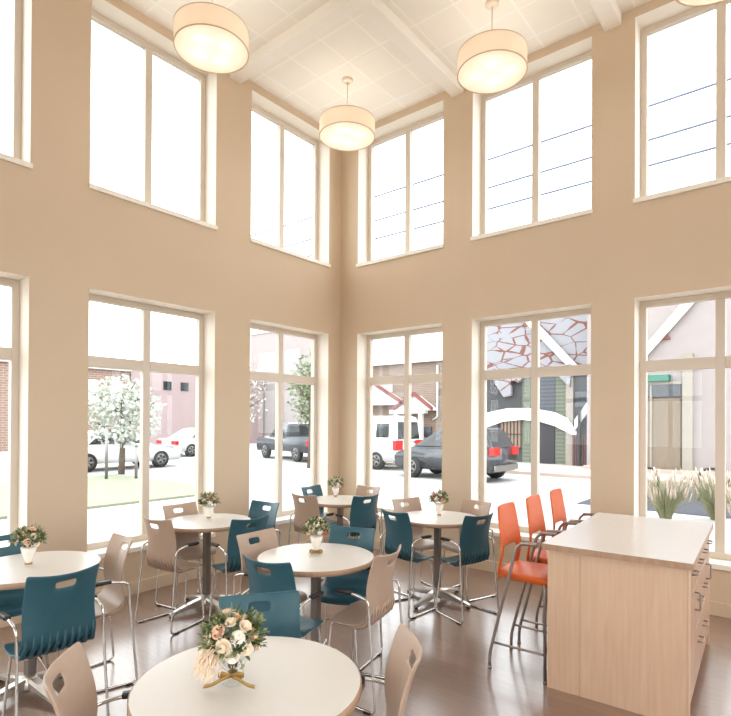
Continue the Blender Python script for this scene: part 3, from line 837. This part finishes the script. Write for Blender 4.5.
def stone_mat():
    m = bpy.data.materials.new('white_stone_red_joints'); m.use_nodes = True; nt = m.node_tree; b = nt.nodes['Principled BSDF']; b.inputs['Roughness'].default_value = .8
    tc = nt.nodes.new('ShaderNodeTexCoord'); mp = nt.nodes.new('ShaderNodeMapping'); mp.inputs['Scale'].default_value = (1, 1, 1.9)
    nt.links.new(tc.outputs['Object'], mp.inputs['Vector'])
    v = nt.nodes.new('ShaderNodeTexVoronoi'); v.feature = 'DISTANCE_TO_EDGE'; v.inputs['Scale'].default_value = 1.25; nt.links.new(mp.outputs['Vector'], v.inputs['Vector'])
    n = nt.nodes.new('ShaderNodeTexNoise'); n.inputs['Scale'].default_value = 1.1; nt.links.new(mp.outputs['Vector'], n.inputs['Vector'])
    ad = nt.nodes.new('ShaderNodeMath'); ad.operation = 'ADD'; nt.links.new(v.outputs['Distance'], ad.inputs[0])
    ms = nt.nodes.new('ShaderNodeMath'); ms.operation = 'MULTIPLY_ADD'; ms.inputs[1].default_value = .25; ms.inputs[2].default_value = -.1
    nt.links.new(n.outputs['Fac'], ms.inputs[0]); nt.links.new(ms.outputs[0], ad.inputs[1])
    r = nt.nodes.new('ShaderNodeValToRGB'); r.color_ramp.elements[0].position = .05; r.color_ramp.elements[1].position = .075
    r.color_ramp.elements[0].color = lin(112, 70, 60); r.color_ramp.elements[1].color = lin(142, 142, 148)
    nt.links.new(ad.outputs[0], r.inputs['Fac']); nt.links.new(r.outputs['Color'], b.inputs['Base Color'])
    return m
m_stone = stone_mat()
shop = thing('shop_building', 'grey shop front with green siding and white arch across the street', 'building', (-4.2, 17.4, GZ))
fb('wall', shop, -8.55, -1.6, 17.0, 20, GZ, 4.0, m_grey)
fb('upper_wall', shop, -8.3, -1.6, 16.98, 20, 4.0, 7.0, m_stone)
fb('siding', shop, -4.57, -4.17, 16.94, 17.0, GZ, 3.95, m_green); fb('siding', shop, -3.14, -2.70, 16.94, 17.0, GZ, 3.95, m_green)
fb('siding', shop, -3.82, -3.16, 16.95, 17.0, 2.1, 3.95, m_blue)
d = fb('door', shop, -3.78, -3.16, 16.93, 17.0, GZ+.06, 2.05, m_door, .01)
fb('door_knob', d, -3.28, -3.22, 16.87, 16.93, .9, .98, M['gold'], .02)
w_ = fb('window', shop, -5.6, -4.6, 16.95, 17.0, .55, 1.7, mat('amber_pane', lin(150, 128, 112), .3))
bm = BM(); o_ = shop.location
for k in range(7): quadbox(bm, -5.6+k*.16-o_.x, -5.57+k*.16-o_.x, 16.9-o_.y, 16.93-o_.y, .5-o_.z, 1.75-o_.z)
for z in (.5, 1.1, 1.72): quadbox(bm, -5.62-o_.x, -4.58-o_.x, 16.89-o_.y, 16.92-o_.y, z-o_.z, z+.04-o_.z)
obj('window_bars', bm, m_rail, w_)
fb('pillar', shop, -2.69, -2.39, 16.85, 17.0, GZ, 4.0, m_cream)
for z in (2.78, 2.38): fb('window', shop, -2.34, -1.7, 16.94, 17.0, z-.12, z+.12, m_dark)
bm = BM()
for k in range(8): quadbox(bm, -2.36+k*.09-o_.x, -2.29+k*.09-o_.x, 16.7-o_.y, 16.74-o_.y, .06, 1.3)
for z in (.25, 1.1): quadbox(bm, -2.38-o_.x, -1.62-o_.x, 16.74-o_.y, 16.77-o_.y, z, z+.06)
obj('fence_panel', bm, m_red, shop)
fb('post', shop, -2.12, -2.04, 16.6, 16.68, GZ, 2.3, m_rail)
# white arch band over the shop front
at = [(-7.4, 1.55), (-6.27, 2.05), (-5.18, 2.26), (-4.12, 2.25), (-3.11, 2.07), (-2.59, 1.82), (-2.23, 1.28)]
ab = [(-2.22, 1.05), (-2.51, 1.2), (-3.11, 1.49), (-3.72, 1.67), (-4.52, 1.75), (-5.43, 1.66), (-6.26, 1.37), (-7.4, .9)]
poly_part('arch_band', shop, at+ab, 16.78, 16.88, mat('white_speckled_paint', lin(204, 202, 200), .7, var=.12, scale=9))
# hanging boulders below the stone wall, white barge boards of the two gables
for poly in ([(-6.0, 4.0), (-5.75, 3.35), (-5.35, 2.75), (-5.0, 2.8), (-5.02, 3.4), (-4.75, 4.0)], [(-5.0, 4.0), (-4.95, 3.45), (-4.65, 3.35), (-4.4, 3.7), (-4.35, 4.0)],
             [(-3.2, 4.0), (-3.0, 3.6), (-2.5, 3.1), (-2.45, 3.5), (-2.4, 4.0)]):
    poly_part('stone_corbel', shop, poly, 16.72, 16.93, m_stone)
poly_part('barge_board', shop, [(-4.9, 6.5), (-4.45, 6.5), (-2.15, 3.9), (-2.55, 3.9)], 16.72, 16.84, M['white_paint'])
poly_part('barge_board', shop, [(-2.3, 1.3), (-1.6, 2.3), (-1.6, 2.75), (-2.3, 1.75)], 16.72, 16.84, M['white_paint'])
# --- beige building to the right
gar = thing('garage_building', 'pale pink building with beige panel door and green awning across the street', 'building', (2.5, 16, GZ))
fb('wall', gar, -1.5, 8.5, 15.7, 20, GZ, 7.2, m_pink)
fb('door_panel', gar, .45, 1.62, 15.6, 15.7, GZ+.06, 2.48, m_beige)
fb('transom_window', gar, .45, 1.62, 15.6, 15.7, 2.55, 3.02, m_dark)
fb('door_frame', gar, .68, .74, 15.55, 15.6, GZ+.06, 3.0, m_cream)
fb('lintel', gar, .4, 1.66, 15.55, 15.6, 2.98, 3.08, m_cream)
poly_part('awning', gar, [(.35, 3.09), (1.3, 3.09), (1.3, 3.3), (.35, 3.32)], 15.35, 15.7, m_awn)
fb('pillar', gar, 1.68, 1.98, 15.5, 15.7, GZ, 4.0, m_cream)
poly_part('barge_board', gar, [(-.2, 3.5), (.15, 3.5), (2.2, 5.9), (1.8, 5.9)], 15.5, 15.6, M['white_paint'])
poly_part('gable_vent', gar, [(1.0, 4.55), (1.3, 4.55), (1.15, 4.85)], 15.62, 15.7, m_gable)
fb('step', gar, -1.5, 8.5, 15.3, 15.5, GZ+.06, GZ+.2, M['kerb'])
# --- brick house with red gables
hs = thing('brick_house', 'tan brick house with red edged gables behind the white van', 'building', (-11.5, 17.5, GZ))
fb('wall', hs, -16.5, -8.62, 17.2, 22, GZ, 4.6, m_brick)
bm = BM(); o_ = hs.location
prism(bm, [(16.9-o_.y, 4.6-o_.z), (22.2-o_.y, 4.6-o_.z), (20.5-o_.y, 6.5-o_.z), (18.6-o_.y, 6.4-o_.z)], -16.8-o_.x, -8.57-o_.x, Matrix(((0, 1, 0, 0), (1, 0, 0, 0), (0, 0, 1, 0), (0, 0, 0, 1))))
obj('roof', bm, m_roofw, hs)
for (xa, xb, zb_, zt_) in ((-14.6, -10.6, 2.5, 4.2), (-11.2, -8.9, 2.2, 2.95)):
    xm = (xa+xb)/2 if xb < -10 else -9.95
    if xb < -10: xm = -13.6
    g_ = poly_part('gable', hs, [(xa, zb_), (xb, zb_), (xm, zt_)], 16.6, 17.2, M['white_paint'])
    for (p, q) in (((xa, zb_), (xm, zt_)), ((xm, zt_), (xb, zb_))):
        poly_part('barge_board', hs, [(p[0], p[1]), (q[0], q[1]), (q[0], q[1]+.16), (p[0], p[1]+.16)], 16.45, 16.62, m_gable)
for x in (-10.95, -9.5): fb('porch_column', hs, x-.1, x+.1, 16.4, 16.6, GZ, 2.2, M['white_paint'])
fb('porch_beam', hs, -11.3, -9.2, 16.35, 16.65, 2.05, 2.22, M['white_paint'])
bm = BM(); tube(bm, [(-8.95-o_.x, 17.1-o_.y, 4.4-o_.z), (-8.95-o_.x, 17.1-o_.y, 1.9-o_.z), (-9.2-o_.x, 17.1-o_.y, 1.75-o_.z)], .05, 8); obj('downpipe', bm, M['white_paint'], hs)
fb('window', hs, -9.75, -9.3, 17.12, 17.2, .9, 1.4, m_dark); fb('window', hs, -12.4, -11.7, 17.12, 17.2, 3.2, 3.9, M['white_paint'])
# --- buildings down the left street
pk = thing('pink_building', 'pale pink block with two small windows far down the left street', 'building', (-30.5, 18, GZ))
m_rose = mat('rose_stucco', lin(150, 132, 131), .85, var=.03, scale=1)
fb('wall', pk, -38, -30, 12.6, 24, GZ, 5.6, m_rose)
for y in (14.95, 16.3): fb('window', pk, -30.02, -29.94, y, y+.6, 3.8, 4.4, m_dark)
ob = thing('brick_block', 'older block with orange brick arches at the far left of the street', 'building', (-31, 9, GZ))
m_or = brick_mat('orange_brick', lin(136, 106, 92), lin(126, 96, 82), lin(150, 140, 132), .4, .14, .02, .85, 'YZ')
fb('wall', ob, -38, -30, 2, 12.5, GZ, 4.9, m_or)
for y in (4.2, 6.0, 7.8, 9.6, 11.2): fb('window', ob, -30.02, -29.94, y, y+.8, 2.8, 4.2, M['white_paint'])
fb('cornice', ob, -38, -29.7, 2, 12.5, 4.9, 5.1, M['white_paint'])
pb = thing('pale_building', 'pale blank wall of a building beyond the pickup truck', 'building', (-26, 26, GZ))
fb('wall', pb, -32, -25, 24.2, 32, GZ, 9, m_pink); fb('parapet', pb, -32.1, -24.9, 24.1, 32.1, 9, 9.2, M['white_paint'])

# --- trees, grasses, posts, wires
m_bark = mat('bark', lin(96, 82, 72), .9, var=.2, scale=12)
m_washed_leaf = mat('overexposed_leaf', lin(184, 188, 178), .8, var=.1, scale=6)  # overexposure of the leaves put into a pale leaf colour
def tree(label, x, y, h, cr, cz, leaf_m, n, seed, lf=.16):
    rnd = random.Random(seed); t = thing('street_tree', label, 'tree', (x, y, GZ))
    bm = BM(); tube(bm, [(0, 0, 0), (.05, .02, h*.35), (-.03, .05, h*.6), (.02, 0, h*.8)], [.11, .09, .07, .03], 8)
    for k in range(9):
        a = rnd.random()*6.28; z0 = h*rnd.uniform(.35, .7)
        tube(bm, [(0, 0, z0), (math.cos(a)*cr*.4, math.sin(a)*cr*.4, z0+.35), (math.cos(a)*cr*.85, math.sin(a)*cr*.85, z0+.7)], [.045, .03, .01], 6)
    obj('trunk', bm, m_bark, t)
    bm = BM()
    for k in range(n):
        d = Vector((rnd.gauss(0, 1), rnd.gauss(0, 1), rnd.gauss(0, 1))).normalized()*rnd.random()**.45
        p = Vector((d.x*cr, d.y*cr, cz+d.z*(h-cz)))
        leaf(bm, p, Vector((rnd.gauss(0, 1), rnd.gauss(0, 1), rnd.gauss(-.3, .7))), lf, lf*.33, rnd)
    o = obj('foliage', bm, leaf_m, t)
tree('tree with leaves painted pale as if overexposed on the lawn edge outside the middle left window', -12.6, 3.3, 3.3, 1.3, 2.1, m_washed_leaf, 1500, 11)
tree('green leaved tree reaching into view beside the pickup truck', -9.75, 9.2, 4.5, .85, 3.0, mat('street_leaf', lin(108, 124, 84), .7, var=.25, scale=8), 800, 12, .15)
tree('pale tree with bare twigs outside the left window nearest the corner', -11.6, 7.2, 4.6, 1.2, 3.0, m_washed_leaf, 500, 13, .13)
hd = BM(); rnd = random.Random(3)
for k in range(2500):
    p = Vector((rnd.uniform(-18, -9), 24+rnd.uniform(-.6, .6), rnd.uniform(4, 7.4))); leaf(hd, p, Vector((rnd.gauss(0, 1), -1, rnd.gauss(0, 1))), .3, .11, rnd)
o = obj('hedge', hd, mat('hedge_leaf', lin(120, 136, 92), .8, var=.25, scale=4)); tag(o, 'tall green hedge showing over the brick house roof', 'hedge', kind='stuff')
for i, (x, y, h, l) in enumerate(((-11.1, 2.1, 1.55, 'taller slim grey post at the lawn outside the middle left window'), (-10.6, 2.75, .95, 'shorter slim grey post right of the taller one at the lawn'))):
    bm = BM(); tube(bm, [(0, 0, 0), (0, 0, h)], .045, 10); lathe(bm, [(.05, h), (.05, h+.04), (.01, h+.06)], 10)
    o = obj('bollard_post', bm, M['rim'], None, (x, y, GZ+.05)); tag(o, l, 'post', 'posts at the lawn edge')
m_stalk = mat('grass_blade', lin(152, 154, 120), .8, var=.15, scale=5); m_plume = mat('grass_plume', lin(180, 164, 150), .8)
def fountain_grass(x, y, label, seed, sc=1):
    rnd = random.Random(seed); t = thing('fountain_grass', label, 'ornamental grass', (x, y, GZ), 0, 'fountain grasses outside the right wall')
    bm = BM(); pl = BM()
    for k in range(300):
        a = rnd.random()*6.28; s = rnd.uniform(.12, .42)*sc; h = rnd.uniform(.35, .75)*sc
        d = Vector((math.cos(a), math.sin(a), 0)); b0 = d*rnd.uniform(0, .08)
        pts = [b0, b0+d*s*.4+Vector((0, 0, h*.7)), b0+d*s+Vector((0, 0, h))]
        tube(bm, fillet(pts, .2, 3), .0045, 4, caps=False)
        if k % 3 == 0:
            e = pts[-1]; tube(pl, [e-Vector((0, 0, .02)), e+Vector((d.x*.02, d.y*.02, .06)), e+Vector((d.x*.06, d.y*.06, .17))], [.006, .02, .004], 6)
    obj('blades', bm, m_stalk, t); obj('plumes', pl, m_plume, t)
fountain_grass(2.93, 5.6, 'left clump of plumed grass seen over the island counter', 1, 1.05)
fountain_grass(3.62, 6.35, 'plumed grass clump beside the mullion of the right hand window', 2, 1.05)
fountain_grass(4.3, 5.0, 'plumed grass clump at the right photo edge', 3)
fountain_grass(-.3, 3.6, 'low grass clump under the window behind the orange stools', 4, .55)
for i, (x, y, l) in enumerate(((2.05, 8.2, 'left iron hoop on the painted shadow'), (3.3, 8.9, 'iron hoop behind the plumed grasses on the painted shadow'))):
    bm = BM(); tube(bm, [(-.28, 0, 0), (-.28, 0, .75), (.28, 0, .75), (.28, 0, 0)], .03, 10, .25)
    o = obj('bike_rack', bm, m_rail, None, (x, y, GZ+.012)); tag(o, l, 'bike rack', 'bike racks on the painted shadow')
m_wire = mat('wire_sheath', lin(96, 104, 124), .6)
for z, l in ((9.2, 'lowest overhead wire crossing the upper right windows'), (9.95, 'middle overhead wire crossing the upper right windows'), (10.95, 'highest overhead wire crossing the upper right windows')):
    bm = BM(); tube(bm, [(-30, 12, z+.5), (-15, 12, z), (-5, 12, z-.05), (6, 12, z), (20, 12, z+.4)], .036, 6)
    o = obj('overhead_wire', bm, m_wire); tag(o, l, 'wire', 'overhead wires')

# ------------------------------------------------------------------ sky, camera, view
w = bpy.data.worlds.new('World'); bpy.context.scene.world = w; w.use_nodes = True
nt = w.node_tree; bg = nt.nodes['Background']
tc = nt.nodes.new('ShaderNodeTexCoord'); n = nt.nodes.new('ShaderNodeTexNoise'); n.inputs['Scale'].default_value = 3; n.inputs['Detail'].default_value = 6
nt.links.new(tc.outputs['Generated'], n.inputs['Vector'])
r = nt.nodes.new('ShaderNodeValToRGB'); r.color_ramp.elements[0].position = .35; r.color_ramp.elements[1].position = .65
r.color_ramp.elements[0].color = (.86, .92, 1, 1); r.color_ramp.elements[1].color = (1, .99, .97, 1)
nt.links.new(n.outputs['Fac'], r.inputs['Fac']); nt.links.new(r.outputs['Color'], bg.inputs['Color'])
bg.inputs['Strength'].default_value = 5.3

# window-sized sampling portals: they give no light of their own, they only guide the sky light through the openings
for kind, spans in (('left', LEFT), ('right', RIGHT), ('back', RIGHT), ('side', LEFT)):
    T = wallT(kind)
    for a, b in spans:
        for z0, z1 in ((ZB, ZL), (ZS, ZH)) if kind != 'back' else ((ZB, ZL),):
            ld = bpy.data.lights.new('window_portal', 'AREA'); ld.shape = 'RECTANGLE'; ld.size = b-a; ld.size_y = z1-z0; ld.cycles.is_portal = True
            lo = bpy.data.objects.new('window_portal', ld); C.objects.link(lo)
            lo.location = T @ Vector(((a+b)/2, TH+.01, (z0+z1)/2))
            inward = T.to_3x3() @ Vector((0, -1, 0))
            lo.rotation_euler = inward.to_track_quat('-Z', 'Z').to_euler()

cam = bpy.data.cameras.new('camera'); co = bpy.data.objects.new('camera', cam); C.objects.link(co)
yaw, pitch, roll = 0.6824604354684086, 0.005368284721864105, 0.005622277343033357
cy, sy = math.cos(yaw), math.sin(yaw)
d = Vector((-sy*math.cos(pitch), cy*math.cos(pitch), math.sin(pitch))); rt = Vector((cy, sy, 0)); u = rt.cross(d)
r2 = rt*math.cos(roll)+u*math.sin(roll); u2 = u*math.cos(roll)-rt*math.sin(roll)
mw = Matrix((r2, u2, -d)).transposed().to_4x4(); mw.translation = Vector((4.860474193523659, -5.423527149990794, 1.62))
co.matrix_world = mw
cam.sensor_fit = 'HORIZONTAL'; cam.sensor_width = 36; cam.lens = 36*538.541384/731
cam.shift_y = 61.07773546/731; cam.clip_start = .05; cam.clip_end = 300
sc = bpy.context.scene; sc.camera = co
sc.view_settings.view_transform = 'Standard'; sc.view_settings.look = 'None'; sc.view_settings.gamma = 1
sc.view_settings.use_curve_mapping = False; sc.view_settings.exposure = 0
sc.cycles.use_denoising = True
sc.cycles.max_bounces = 12; sc.cycles.diffuse_bounces = 8; sc.cycles.transparent_max_bounces = 24
sc.cycles.sample_clamp_indirect = 8; sc.cycles.caustics_reflective = False; sc.cycles.caustics_refractive = False
